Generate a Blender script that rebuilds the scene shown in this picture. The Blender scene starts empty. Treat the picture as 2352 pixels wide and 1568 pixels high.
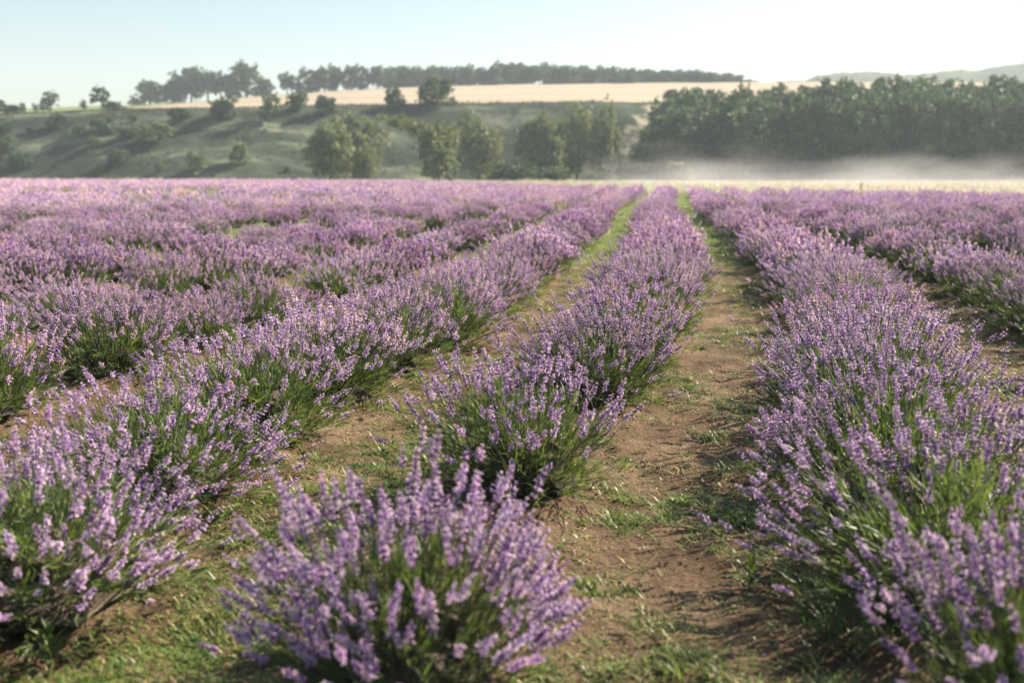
import bpy, math
import numpy as np
from mathutils import Vector, Matrix, Quaternion

# ------------------------------------------------------------------ camera, light, exposure
scene = bpy.context.scene
col = scene.collection
CAM_H = 1.5
FPX, CX, CY = 2287.0, 1176.0, 784.0           # photograph measured at 2352 x 1568
PITCH = math.atan(392.0 / FPX)

cam_data = bpy.data.cameras.new('camera')
cam_data.sensor_width = 36.0
cam_data.lens = 36.0 * FPX / 2352.0
cam_data.clip_start = 0.05
cam_data.clip_end = 6000.0
cam_data.dof.use_dof = True
cam_data.dof.focus_distance = 6.0
cam_data.dof.aperture_fstop = 1.7
cam = bpy.data.objects.new('camera', cam_data)
cam.location = (0, 0, CAM_H)
cam.rotation_euler = (math.pi / 2 - PITCH, 0, 0)
col.objects.link(cam)
scene.camera = cam

SUN_AZ, SUN_EL = 61.0, 37.0                    # azimuth to the right of the view direction
world = bpy.data.worlds.new('World')
scene.world = world
world.use_nodes = True
wn = world.node_tree.nodes
wl = world.node_tree.links
for n in list(wn):
    wn.remove(n)
sky = wn.new('ShaderNodeTexSky')
sky.sky_type = 'NISHITA'
sky.sun_disc = False
sky.sun_elevation = math.radians(SUN_EL)
sky.sun_rotation = math.radians(SUN_AZ)
sky.altitude = 150
sky.air_density = 1.25
sky.dust_density = 1.3
sky.ozone_density = 1.4
bg = wn.new('ShaderNodeBackground')
bg.inputs['Strength'].default_value = 0.05
wo = wn.new('ShaderNodeOutputWorld')
wl.new(sky.outputs[0], bg.inputs[0])
wl.new(bg.outputs[0], wo.inputs[0])

sun_data = bpy.data.lights.new('sun', 'SUN')
sun_data.energy = 5.0
sun_data.angle = math.radians(0.5)
sun_data.color = (1.0, 0.88, 0.72)
sun = bpy.data.objects.new('sun', sun_data)
_a, _e = math.radians(SUN_AZ), math.radians(SUN_EL)
SUN_DIR = Vector((math.sin(_a) * math.cos(_e), math.cos(_a) * math.cos(_e), math.sin(_e)))
sun.rotation_euler = (-SUN_DIR).to_track_quat('-Z', 'Y').to_euler()
sun.location = (60, 50, 60)
col.objects.link(sun)

vs = scene.view_settings
vs.view_transform = 'Standard'
vs.look = 'None'
vs.gamma = 1.0
vs.exposure = 1.7
vs.use_curve_mapping = False

scene.cycles.max_bounces = 6
scene.cycles.diffuse_bounces = 1
scene.cycles.transmission_bounces = 4
scene.cycles.transparent_max_bounces = 4
scene.cycles.volume_bounces = 0
scene.cycles.use_denoising = True

# ------------------------------------------------------------------ helpers
def tag(o, label=None, cat=None, group=None, kind=None):
    if label: o['label'] = label
    if cat: o['category'] = cat
    if group: o['group'] = group
    if kind: o['kind'] = kind
    return o

def empty(name, loc=(0, 0, 0), rz=0.0, sc=(1, 1, 1)):
    o = bpy.data.objects.new(name, None)
    o.empty_display_size = 0.1
    o.location = loc
    o.rotation_euler = (0, 0, rz)
    o.scale = sc
    col.objects.link(o)
    return o

def child(name, me, parent):
    o = bpy.data.objects.new(name, me)
    o.parent = parent
    col.objects.link(o)
    return o

def top(name, me):
    o = bpy.data.objects.new(name, me)
    col.objects.link(o)
    return o

class Buf:
    """Triangles with a random value per vertex and a material index per face."""
    def __init__(self):
        self.V, self.F, self.R, self.M, self.n = [], [], [], [], 0
    def add(self, v, f, rnd=0.5, mat=0):
        v = np.asarray(v, float).reshape(-1, 3)
        f = np.asarray(f, np.int64).reshape(-1, 3)
        self.V.append(v)
        self.F.append(f + self.n)
        self.R.append(np.broadcast_to(np.asarray(rnd, float), (len(v),)))
        self.M.append(np.broadcast_to(np.asarray(mat, np.int32), (len(f),)))
        self.n += len(v)
    def arrays(self):
        return np.concatenate(self.V), np.concatenate(self.F), np.concatenate(self.R), np.concatenate(self.M)

def mesh(name, V, F, R=None, M=None, mats=(), smooth=False):
    me = bpy.data.meshes.new(name)
    V = np.asarray(V, np.float32); F = np.asarray(F, np.int32)
    me.vertices.add(len(V))
    me.vertices.foreach_set('co', V.ravel())
    me.loops.add(len(F) * 3)
    me.loops.foreach_set('vertex_index', F.ravel())
    me.polygons.add(len(F))
    me.polygons.foreach_set('loop_start', np.arange(0, len(F) * 3, 3, dtype=np.int32))
    if M is not None:
        me.polygons.foreach_set('material_index', np.asarray(M, np.int32))
    me.polygons.foreach_set('use_smooth', np.full(len(F), smooth, dtype=bool))
    if R is not None:
        at = me.attributes.new('rnd', 'FLOAT', 'POINT')
        at.data.foreach_set('value', np.asarray(R, np.float32))
    for m in mats:
        me.materials.append(m)
    me.update()
    me.validate()
    return me

def bmesh_of(buf, name, mats, smooth=False):
    V, F, R, M = buf.arrays()
    return mesh(name, V, F, R, M, mats, smooth)

def _hash(ix, iy, seed):
    h = (ix.astype(np.int64) * 374761393 + iy.astype(np.int64) * 668265263 + seed * 2147483647) & 0x7fffffff
    h = ((h ^ (h >> 13)) * 1274126177) & 0x7fffffff
    h = (h ^ (h >> 16)) & 0x7fffffff
    return (h % 100003) / 100003.0

def vnoise(x, y, seed=0):
    x = np.asarray(x, float); y = np.asarray(y, float)
    ix, iy = np.floor(x), np.floor(y)
    fx, fy = x - ix, y - iy
    fx = fx * fx * (3 - 2 * fx); fy = fy * fy * (3 - 2 * fy)
    a = _hash(ix, iy, seed); b = _hash(ix + 1, iy, seed)
    c = _hash(ix, iy + 1, seed); d = _hash(ix + 1, iy + 1, seed)
    return (a * (1 - fx) + b * fx) * (1 - fy) + (c * (1 - fx) + d * fx) * fy

def fbm(x, y, seed=0, octv=4):
    s, amp, tot = 0.0, 1.0, 0.0
    for k in range(octv):
        s = s + amp * (vnoise(x * 2 ** k, y * 2 ** k, seed + 17 * k) - 0.5)
        tot += amp
        amp *= 0.5
    return s / tot * 2.0

def frames(D, spin):
    """Rotation matrices whose z axis is each unit vector of D, turned by spin."""
    D = D / np.linalg.norm(D, axis=1, keepdims=True)
    ref = np.where(np.abs(D[:, 2:3]) < 0.95, np.array([[0, 0, 1.0]]), np.array([[1.0, 0, 0]]))
    X = np.cross(ref, D); X /= np.linalg.norm(X, axis=1, keepdims=True)
    Y = np.cross(D, X)
    c, s = np.cos(spin)[:, None], np.sin(spin)[:, None]
    return np.stack([X * c + Y * s, Y * c - X * s, D], axis=2)

def stamp(buf, V, F, R, M, Rot, P, S, dr):
    """Copies of one small shape joined into the buffer."""
    n, m = len(P), len(V)
    W = np.einsum('nij,mj->nmi', Rot, V) * np.asarray(S).reshape(-1, 1, 1) + P[:, None, :]
    FF = (F[None] + (np.arange(n) * m)[:, None, None]).reshape(-1, 3)
    RR = np.clip(R[None] + np.asarray(dr).reshape(-1, 1), 0, 1).reshape(-1)
    buf.add(W.reshape(-1, 3), FF, RR, np.tile(M, n))

# ------------------------------------------------------------------ where a pixel of the photograph looks
def ray(px, py):
    u = (px - CX) / FPX
    v = (CY - py) / FPX
    return np.array([u, math.cos(PITCH) + v * math.sin(PITCH), -math.sin(PITCH) + v * math.cos(PITCH)])

def at(px, py, Y):
    d = ray(px, py)
    return np.array([0, 0, CAM_H]) + d * (Y / d[1])

# ------------------------------------------------------------------ materials
def new_mat(name):
    m = bpy.data.materials.new(name)
    m.use_nodes = True
    nt = m.node_tree
    for n in list(nt.nodes):
        nt.nodes.remove(n)
    out = nt.nodes.new('ShaderNodeOutputMaterial')
    return m, nt, out

def ramp(nt, stops, interp='LINEAR'):
    r = nt.nodes.new('ShaderNodeValToRGB')
    r.color_ramp.interpolation = interp
    el = r.color_ramp.elements
    while len(el) > 1:
        el.remove(el[-1])
    el[0].position = stops[0][0]; el[0].color = (*stops[0][1], 1)
    for p, c in stops[1:]:
        e = el.new(p); e.color = (*c, 1)
    return r

def plant_mat(name, stops, trans=0.4, tcol=(1, 1, 1), rough=0.6, spec=0.25, interp='LINEAR', obj_var=0.25, sat_var=0.0, hue_var=0.0):
    m, nt, out = new_mat(name)
    L = nt.links
    a = nt.nodes.new('ShaderNodeAttribute'); a.attribute_name = 'rnd'
    r = ramp(nt, stops, interp)
    L.new(a.outputs['Fac'], r.inputs['Fac'])
    oi = nt.nodes.new('ShaderNodeObjectInfo')
    mr = nt.nodes.new('ShaderNodeMapRange')
    mr.inputs['To Min'].default_value = 1 - obj_var
    mr.inputs['To Max'].default_value = 1 + obj_var
    L.new(oi.outputs['Random'], mr.inputs['Value'])
    hs = nt.nodes.new('ShaderNodeHueSaturation')
    L.new(r.outputs['Color'], hs.inputs['Color'])
    L.new(mr.outputs['Result'], hs.inputs['Value'])
    if sat_var or hue_var:
        wn_ = nt.nodes.new('ShaderNodeTexWhiteNoise'); wn_.noise_dimensions = '1D'
        L.new(oi.outputs['Random'], wn_.inputs['W'])
        m2 = nt.nodes.new('ShaderNodeMapRange')
        m2.inputs['To Min'].default_value = 1 - sat_var; m2.inputs['To Max'].default_value = 1 + sat_var
        L.new(wn_.outputs['Value'], m2.inputs['Value'])
        L.new(m2.outputs['Result'], hs.inputs['Saturation'])
        m3 = nt.nodes.new('ShaderNodeMapRange')
        m3.inputs['To Min'].default_value = 0.5 - hue_var; m3.inputs['To Max'].default_value = 0.5 + hue_var
        sp = nt.nodes.new('ShaderNodeSeparateColor')
        L.new(wn_.outputs['Color'], sp.inputs['Color'])
        L.new(sp.outputs['Green'], m3.inputs['Value'])
        L.new(m3.outputs['Result'], hs.inputs['Hue'])
    b = nt.nodes.new('ShaderNodeBsdfPrincipled')
    b.inputs['Roughness'].default_value = rough
    b.inputs['Specular IOR Level'].default_value = spec
    L.new(hs.outputs['Color'], b.inputs['Base Color'])
    t = nt.nodes.new('ShaderNodeBsdfTranslucent')
    mx = nt.nodes.new('ShaderNodeMix'); mx.data_type = 'RGBA'; mx.blend_type = 'MULTIPLY'
    mx.inputs['Factor'].default_value = 1.0
    L.new(hs.outputs['Color'], mx.inputs[6]); mx.inputs[7].default_value = (*tcol, 1)
    L.new(mx.outputs[2], t.inputs['Color'])
    ms = nt.nodes.new('ShaderNodeMixShader'); ms.inputs[0].default_value = trans
    L.new(b.outputs[0], ms.inputs[1]); L.new(t.outputs[0], ms.inputs[2])
    L.new(ms.outputs[0], out.inputs['Surface'])
    return m

def noise(nt, scale, detail=4.0, rough=0.55, vec=None):
    n = nt.nodes.new('ShaderNodeTexNoise')
    n.inputs['Scale'].default_value = scale
    n.inputs['Detail'].default_value = detail
    n.inputs['Roughness'].default_value = rough
    if vec is not None:
        nt.links.new(vec, n.inputs['Vector'])
    return n

def mixc(nt, fac, a, b):
    m = nt.nodes.new('ShaderNodeMix'); m.data_type = 'RGBA'
    L = nt.links
    if isinstance(fac, float): m.inputs[0].default_value = fac
    else: L.new(fac, m.inputs[0])
    for s, v in ((6, a), (7, b)):
        if isinstance(v, tuple): m.inputs[s].default_value = (*v, 1)
        else: L.new(v, m.inputs[s])
    return m.outputs[2]

def ground_mat(name, base, bump_scale=8.0, bump=0.4, dist=0.05, rough=0.95):
    """base(nt, position) -> colour socket"""
    m, nt, out = new_mat(name)
    L = nt.links
    g = nt.nodes.new('ShaderNodeNewGeometry')
    c = base(nt, g.outputs['Position'])
    b = nt.nodes.new('ShaderNodeBsdfPrincipled')
    b.inputs['Roughness'].default_value = rough
    b.inputs['Specular IOR Level'].default_value = 0.12
    L.new(c, b.inputs['Base Color'])
    n = noise(nt, bump_scale, 8.0, 0.7, g.outputs['Position'])
    bp = nt.nodes.new('ShaderNodeBump')
    bp.inputs['Strength'].default_value = bump
    bp.inputs['Distance'].default_value = dist
    L.new(n.outputs['Fac'], bp.inputs['Height'])
    L.new(bp.outputs[0], b.inputs['Normal'])
    L.new(b.outputs[0], out.inputs['Surface'])
    return m

def soil_base(nt, pos):
    L = nt.links
    n1 = noise(nt, 1.7, 5.0, 0.6, pos)
    n2 = noise(nt, 23.0, 6.0, 0.7, pos)
    r1 = ramp(nt, [(0.32, (0.086, 0.058, 0.036)), (0.5, (0.183, 0.125, 0.079)), (0.68, (0.287, 0.206, 0.138))])
    L.new(n1.outputs['Fac'], r1.inputs['Fac'])
    r2 = ramp(nt, [(0.3, (0.5, 0.48, 0.46)), (0.7, (1.2, 1.18, 1.15))])
    L.new(n2.outputs['Fac'], r2.inputs['Fac'])
    mm = nt.nodes.new('ShaderNodeMix'); mm.data_type = 'RGBA'; mm.blend_type = 'MULTIPLY'
    mm.inputs[0].default_value = 1.0
    L.new(r1.outputs['Color'], mm.inputs[6]); L.new(r2.outputs['Color'], mm.inputs[7])
    # a green film of low weeds that grows denser towards the far, unweeded end of the field
    sp = nt.nodes.new('ShaderNodeSeparateXYZ'); L.new(pos, sp.inputs[0])
    mr = nt.nodes.new('ShaderNodeMapRange')
    mr.inputs['From Min'].default_value = 9.0; mr.inputs['From Max'].default_value = 27.0
    mr.inputs['To Min'].default_value = -0.16; mr.inputs['To Max'].default_value = 0.42
    L.new(sp.outputs['Y'], mr.inputs['Value'])
    n3 = noise(nt, 2.6, 6.0, 0.7, pos)
    ad = nt.nodes.new('ShaderNodeMath'); ad.operation = 'ADD'
    L.new(n3.outputs['Fac'], ad.inputs[0]); L.new(mr.outputs['Result'], ad.inputs[1])
    r3 = ramp(nt, [(0.48, (0, 0, 0)), (0.66, (1, 1, 1))])
    L.new(ad.outputs[0], r3.inputs['Fac'])
    n4 = noise(nt, 9.0, 6.0, 0.7, pos)
    r4 = ramp(nt, [(0.3, (0.056, 0.080, 0.020)), (0.55, (0.136, 0.172, 0.048)), (0.75, (0.224, 0.240, 0.080))])
    L.new(n4.outputs['Fac'], r4.inputs['Fac'])
    return mixc(nt, r3.outputs['Color'], mm.outputs[2], r4.outputs['Color'])

def meadow_base(nt, pos):
    n = noise(nt, 0.35, 6.0, 0.65, pos)
    r = ramp(nt, [(0.3, (0.33, 0.305, 0.21)), (0.5, (0.42, 0.39, 0.28)), (0.72, (0.48, 0.45, 0.34))])  # dry grass, made paler to paint in the brightness of the mist
    nt.links.new(n.outputs['Fac'], r.inputs['Fac'])
    sp = nt.nodes.new('ShaderNodeSeparateXYZ'); nt.links.new(pos, sp.inputs[0])
    # the strip under the hill is fresher green than the dry tall grass beside the wood
    mr = nt.nodes.new('ShaderNodeMapRange')
    mr.inputs['From Min'].default_value = 8.0; mr.inputs['From Max'].default_value = 24.0
    nt.links.new(sp.outputs['X'], mr.inputs['Value'])
    n2 = noise(nt, 0.5, 6.0, 0.65, pos)
    r2 = ramp(nt, [(0.3, (0.20, 0.23, 0.10)), (0.7, (0.36, 0.38, 0.18))])
    nt.links.new(n2.outputs['Fac'], r2.inputs['Fac'])
    return mixc(nt, mr.outputs['Result'], r2.outputs['Color'], r.outputs['Color'])

def hill_base(nt, pos):
    L = nt.links
    mp = nt.nodes.new('ShaderNodeMapping')
    mp.inputs['Rotation'].default_value = (0, 0, math.radians(35))
    mp.inputs['Scale'].default_value = (0.05, 0.22, 0.07)
    L.new(pos, mp.inputs['Vector'])
    n = noise(nt, 1.0, 7.0, 0.62, mp.outputs[0])
    r = ramp(nt, [(0.34, (0.018, 0.023, 0.016)), (0.46, (0.031, 0.042, 0.026)), (0.56, (0.055, 0.070, 0.044)), (0.66, (0.156, 0.169, 0.111))])  # greens kept dark to paint in the shade on the slope
    L.new(n.outputs['Fac'], r.inputs['Fac'])
    n2 = noise(nt, 0.9, 6.0, 0.7, pos)
    r2 = ramp(nt, [(0.3, (0.6, 0.64, 0.6)), (0.7, (1.2, 1.18, 1.18))])
    L.new(n2.outputs['Fac'], r2.inputs['Fac'])
    mm = nt.nodes.new('ShaderNodeMix'); mm.data_type = 'RGBA'; mm.blend_type = 'MULTIPLY'
    mm.inputs[0].default_value = 1.0
    L.new(r.outputs['Color'], mm.inputs[6]); L.new(r2.outputs['Color'], mm.inputs[7])
    # sunlight on the right end of the bank, painted as a paler tone
    sp = nt.nodes.new('ShaderNodeSeparateXYZ'); L.new(pos, sp.inputs[0])
    mr = nt.nodes.new('ShaderNodeMapRange')
    mr.inputs['From Min'].default_value = 2.0; mr.inputs['From Max'].default_value = 26.0
    mr.inputs['To Min'].default_value = -0.3; mr.inputs['To Max'].default_value = 0.06
    L.new(sp.outputs['X'], mr.inputs['Value'])
    n3 = noise(nt, 0.12, 5.0, 0.6, pos)
    ad = nt.nodes.new('ShaderNodeMath'); ad.operation = 'ADD'
    L.new(n3.outputs['Fac'], ad.inputs[0]); L.new(mr.outputs['Result'], ad.inputs[1])
    r3 = ramp(nt, [(0.5, (0, 0, 0)), (0.6, (1, 1, 1))])
    L.new(ad.outputs[0], r3.inputs['Fac'])
    return mixc(nt, r3.outputs['Color'], mm.outputs[2], (0.40, 0.36, 0.25))

def wheat_base(nt, pos):
    L = nt.links
    mp = nt.nodes.new('ShaderNodeMapping')
    mp.inputs['Rotation'].default_value = (0, 0, math.radians(-8))
    mp.inputs['Scale'].default_value = (0.006, 0.07, 0.05)
    L.new(pos, mp.inputs['Vector'])
    n = noise(nt, 1.0, 5.0, 0.6, mp.outputs[0])
    r = ramp(nt, [(0.3, (0.22, 0.18, 0.125)), (0.5, (0.30, 0.25, 0.18)), (0.7, (0.36, 0.305, 0.225))])
    L.new(n.outputs['Fac'], r.inputs['Fac'])
    # the crop ends on the left where the plateau turns to green pasture
    sp = nt.nodes.new('ShaderNodeSeparateXYZ'); L.new(pos, sp.inputs[0])
    m1 = nt.nodes.new('ShaderNodeMath'); m1.operation = 'MULTIPLY_ADD'
    L.new(sp.outputs['Y'], m1.inputs[0]); m1.inputs[1].default_value = 0.25; m1.inputs[2].default_value = 23.0
    m2 = nt.nodes.new('ShaderNodeMath'); m2.operation = 'ADD'
    L.new(sp.outputs['X'], m2.inputs[0]); L.new(m1.outputs[0], m2.inputs[1])
    mr = nt.nodes.new('ShaderNodeMapRange'); mr.inputs['From Min'].default_value = -3.0; mr.inputs['From Max'].default_value = 3.0
    L.new(m2.outputs[0], mr.inputs['Value'])
    return mixc(nt, mr.outputs['Result'], plateau_base(nt, pos), r.outputs['Color'])

def plateau_base(nt, pos):
    n = noise(nt, 0.05, 4.0, 0.6, pos)
    r = ramp(nt, [(0.35, (0.10, 0.14, 0.05)), (0.65, (0.17, 0.20, 0.08))])
    nt.links.new(n.outputs['Fac'], r.inputs['Fac'])
    return r.outputs['Color']

def far_base(nt, pos):
    n = noise(nt, 0.02, 5.0, 0.6, pos)
    r = ramp(nt, [(0.35, (0.04, 0.06, 0.03)), (0.65, (0.08, 0.10, 0.05))])
    nt.links.new(n.outputs['Fac'], r.inputs['Fac'])
    return r.outputs['Color']

M_SOIL = ground_mat('soil', soil_base, 38.0, 1.0, 0.05)
M_MEADOW = ground_mat('meadow_grass', meadow_base, 6.0, 0.8, 0.15)
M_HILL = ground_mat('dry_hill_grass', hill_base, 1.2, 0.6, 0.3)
M_WHEAT = ground_mat('ripe_wheat', wheat_base, 3.0, 0.5, 0.2)
M_FAR = ground_mat('far_wooded_hill', far_base, 0.2, 0.8, 3.0)

M_FLOWER = plant_mat('lavender_flower',
    [(0.0, (0.08, 0.027, 0.19)), (0.22, (0.21, 0.085, 0.37)), (0.46, (0.46, 0.275, 0.58)),
     (0.66, (0.70, 0.515, 0.70)), (0.82, (0.82, 0.67, 0.73)), (0.91, (0.74, 0.54, 0.45)), (1.0, (0.66, 0.46, 0.28))],
    trans=0.42, rough=0.65, spec=0.2, obj_var=0.18, sat_var=0.2, hue_var=0.014)
M_LEAF = plant_mat('lavender_leaf',
    [(0.0, (0.045, 0.072, 0.028)), (0.5, (0.114, 0.155, 0.063)), (0.85, (0.198, 0.237, 0.100)), (1.0, (0.287, 0.277, 0.145))],
    trans=0.32, tcol=(1.2, 1.3, 0.5), rough=0.5, spec=0.35, obj_var=0.18)
M_STEM = plant_mat('lavender_stem', [(0.0, (0.080, 0.112, 0.040)), (1.0, (0.160, 0.176, 0.080))], trans=0.2, rough=0.55, obj_var=0.12)
M_WOOD = plant_mat('lavender_wood', [(0.0, (0.035, 0.028, 0.02)), (1.0, (0.13, 0.10, 0.075))], trans=0.0, rough=0.9, obj_var=0.1)
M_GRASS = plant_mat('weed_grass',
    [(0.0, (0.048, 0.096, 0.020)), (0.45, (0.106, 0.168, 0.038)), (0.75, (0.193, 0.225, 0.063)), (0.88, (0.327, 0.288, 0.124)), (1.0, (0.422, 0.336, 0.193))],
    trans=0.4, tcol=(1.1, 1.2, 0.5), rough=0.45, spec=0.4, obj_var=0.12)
M_DRY = plant_mat('dry_meadow_grass', [(0.0, (0.33, 0.31, 0.23)), (1.0, (0.46, 0.435, 0.34))], trans=0.35, obj_var=0.0)
M_WEED = plant_mat('weed_leaf', [(0.0, (0.044, 0.096, 0.020)), (1.0, (0.120, 0.176, 0.048))], trans=0.38, tcol=(1.1, 1.2, 0.5), rough=0.45, spec=0.4, obj_var=0.15)
M_YELLOW = plant_mat('yellow_petal', [(0.0, (0.7, 0.55, 0.03)), (1.0, (0.8, 0.65, 0.06))], trans=0.3, obj_var=0.0)
M_CROWN = plant_mat('tree_leaf',
    [(0.0, (0.028, 0.055, 0.032)), (0.5, (0.055, 0.095, 0.052)), (1.0, (0.13, 0.17, 0.09))],
    trans=0.28, tcol=(1.1, 1.2, 0.6), rough=0.6, spec=0.2, obj_var=0.2, sat_var=0.1)
M_WILLOW = plant_mat('willow_leaf',
    [(0.0, (0.06, 0.08, 0.04)), (0.5, (0.13, 0.155, 0.08)), (1.0, (0.24, 0.26, 0.135))],
    trans=0.33, tcol=(1.1, 1.15, 0.65), rough=0.6, spec=0.2, obj_var=0.15)
M_BARK = plant_mat('bark', [(0.0, (0.06, 0.05, 0.04)), (1.0, (0.13, 0.11, 0.09))], trans=0.0, rough=0.95, obj_var=0.2)

# ------------------------------------------------------------------ rows of the field
ROW_D = np.array([-8.0, 0.0, 2.0, 3.6, 5.5, 8.0, 11.8, 19.5, 36.0, 48.0, 140.0])
ROW_X = np.array([-2.2, -0.9, -0.5, -0.21, 0.22, 0.98, 1.72, 2.95, 5.15, 7.3, 21.2])
ROW_STEP = 1.90
ROW_STEP_L = 1.86
def row_x(k, y):
    return np.interp(y, ROW_D, ROW_X) + (ROW_STEP if k > 0 else ROW_STEP_L) * k
def row_dist(x, y):
    """signed distance across, from the nearest row line"""
    off = x - np.interp(y, ROW_D, ROW_X)
    st_ = np.where(off > 0, ROW_STEP, ROW_STEP_L)
    t = off / st_
    return (t - np.round(t)) * st_
def field_end(x):
    return np.interp(x, [-80, -30, -10, 2, 9, 24, 40, 80], [128, 122, 112, 84, 66, 49, 42, 34])

def ground_z(x, y):
    x = np.asarray(x, float); y = np.asarray(y, float)
    fade = np.clip((60 - y) / 40, 0, 1)
    d = np.abs(row_dist(x, y))
    z = 0.045 * np.clip(1 - (d / 0.55) ** 2, 0, 1) - 0.02
    z = z + 0.035 * fbm(x * 1.1, y * 1.1, 3, 4) + 0.045 * fbm(x * 4.5, y * 4.5, 9, 4)
    return z * fade

# ------------------------------------------------------------------ ground sheets
def grid_mesh(name, X, Y, Z, mat, keep=None, smooth=True):
    ny, nx = X.shape
    V = np.stack([X, Y, Z], -1).reshape(-1, 3)
    i = np.arange(ny - 1)[:, None] * nx + np.arange(nx - 1)[None]
    q = np.stack([i, i + 1, i + nx + 1, i, i + nx + 1, i + nx], -1).reshape(-1, 2, 3)
    if keep is not None:
        q = q[keep[:-1, :-1].reshape(-1)]
    return mesh(name, V, q.reshape(-1, 3), None, None, [mat], smooth)

ys = [-14.0, -9, -5, -2, 0.0, 0.8, 1.3, 1.7]
st = 0.035
while ys[-1] < 176:
    ys.append(ys[-1] + st)
    st *= 1.0215
ys = np.array(ys)
aa = np.linspace(-1, 1, 381)
aa = 0.62 * aa + 0.98 * aa ** 3
YY = np.repeat(ys[:, None], len(aa), 1)
XX = aa[None] * (np.maximum(YY, 0) + 2.2 + np.maximum(-YY, 0) * 0.8)
far_w = np.clip((YY - 60) / 100, 0, 1)
XX = XX * (1 + far_w * 0.3)
g_me = grid_mesh('ground', XX, YY, ground_z(XX, YY), M_SOIL)
tag(top('ground', g_me), kind='structure')

# meadow between the field and the hill, wood and bank
ms_y = np.concatenate([np.arange(30, 60, 1.0), np.arange(60, 178, 2.0)])
ms_x = np.concatenate([np.arange(-150, -20, 5.0), np.arange(-20, 60, 1.0), np.arange(60, 230, 5.0)])
MX, MY = np.meshgrid(ms_x, ms_y)
MZ = 0.05 + 0.12 * fbm(MX * 0.35, MY * 0.35, 31, 3) * np.clip((MY - field_end(MX)) / 8, 0, 1)
MZ = np.maximum(MZ, 0.02)
keepm = MY > field_end(MX) + 0.3
tag(top('meadow', grid_mesh('meadow', MX, MY, MZ, M_MEADOW, keepm)), kind='structure')

# hill: profile along each azimuth, from silhouettes read in the photograph
RIM_PX = [-700, -200, 0, 130, 250, 330, 480, 600, 760, 900, 1050, 1200, 1350, 1500, 1700, 2000, 2400, 3100]
RIM_PY = [275, 268, 263, 258, 252, 250, 249, 247, 243, 240, 238, 236, 235, 237, 240, 243, 245, 245]
TOP_PX = [-700, -200, 0, 130, 250, 330, 450, 600, 800, 1000, 1200, 1400, 1500, 1750, 1850, 2400, 3100]
TOP_PY = [271, 262, 254, 248, 243, 243, 236, 222, 208, 199, 195, 193, 191.5, 190, 190, 190, 190]
Y_BASE, Y_RIM, Y_TOP = 157.0, 184.0, 335.0
def prof(px):
    return np.interp(px, RIM_PX, RIM_PY), np.interp(px, TOP_PX, TOP_PY)
az = np.linspace(-1.05, 1.05, 421)             # X / Y
px_of = CX + FPX * az / math.cos(PITCH)
rim_y, top_y = prof(px_of)
def zz(py, Y):
    v = (CY - py) / FPX
    dy = math.cos(PITCH) + v * math.sin(PITCH); dz = -math.sin(PITCH) + v * math.cos(PITCH)
    return CAM_H + dz / dy * Y
Z_RIM, Z_TOP = zz(rim_y, Y_RIM), zz(top_y, Y_TOP)

def terrain_z(x, y):
    a = np.asarray(x, float) / np.asarray(y, float)
    zr, zt = np.interp(a, az, Z_RIM), np.interp(a, az, Z_TOP)
    yb = Y_BASE + 5 * np.sin(a * 9 + 1.0)
    s = np.clip((y - yb) / (Y_RIM - yb), 0, 1)
    sh = s * s * (3 - 2 * s) * 0.55 + s * 0.45
    low = -0.25 + (zr + 0.25) * sh
    low = low + (1.7 * fbm(x * 0.05 + y * 0.02, y * 0.05 - x * 0.015, 5, 4) + 0.35 * fbm(x * 0.3, y * 0.3, 8, 3)) * np.clip(s * 5, 0, 1) * np.clip((1 - s) * 6, 0, 1)
    s2 = np.clip((y - Y_RIM) / (Y_TOP - Y_RIM), 0, 1)
    high = zr + (zt - zr) * s2
    drop = np.clip((y - Y_TOP) / 300, 0, 1)
    high = high - 9 * drop * drop
    return np.where(y < Y_RIM, low, high)

def azi_sheet(name, yl, mat, dz=0.0):
    A, Y = np.meshgrid(az, yl)
    X = A * Y
    return top(name, grid_mesh(name, X, Y, terrain_z(X, Y) + dz, mat))
hs_y = np.concatenate([np.linspace(146, Y_RIM, 46)])
tag(azi_sheet('hillside', hs_y, M_HILL), kind='structure')
tag(azi_sheet('wheat_field', np.concatenate([np.linspace(Y_RIM - 0.4, Y_TOP, 30), np.linspace(Y_TOP + 15, 660, 14)]), M_WHEAT, 0.12), kind='structure')

# distant wooded hills on the right, and the plain below them
FAR_PX = [900, 1500, 1760, 1840, 1870, 1950, 2010, 2060, 2100, 2150, 2190, 2215, 2250, 2290, 2352, 2500, 2800, 3400]
FAR_PY = [205, 200, 189, 184, 172, 165, 166, 172, 170, 164, 160, 163, 156, 149, 142, 138, 140, 150]
Y_FAR = 640.0
fa = np.linspace(0.1, 1.1, 700)
fpx = CX + FPX * fa / math.cos(PITCH)
fz = zz(np.interp(fpx, FAR_PX, FAR_PY), Y_FAR)
rows_ = []
for yy, k in ((520, -0.05), (545, 0.25), (580, 0.62), (615, 0.9), (640, 1.0), (700, 0.85), (800, 0.4)):
    X_ = fa * yy
    rows_.append(np.stack([X_, np.full_like(X_, yy), np.maximum(fz, 2) * k + 0.7 * fbm(X_ * 0.3, X_ * 0 + yy * 0.05, 4, 3) * (k > 0.3)], -1))
G = np.array(rows_)
tag(top('distant_hills', grid_mesh('distant_hills', G[..., 0], G[..., 1], G[..., 2], M_FAR)), kind='structure')

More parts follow.
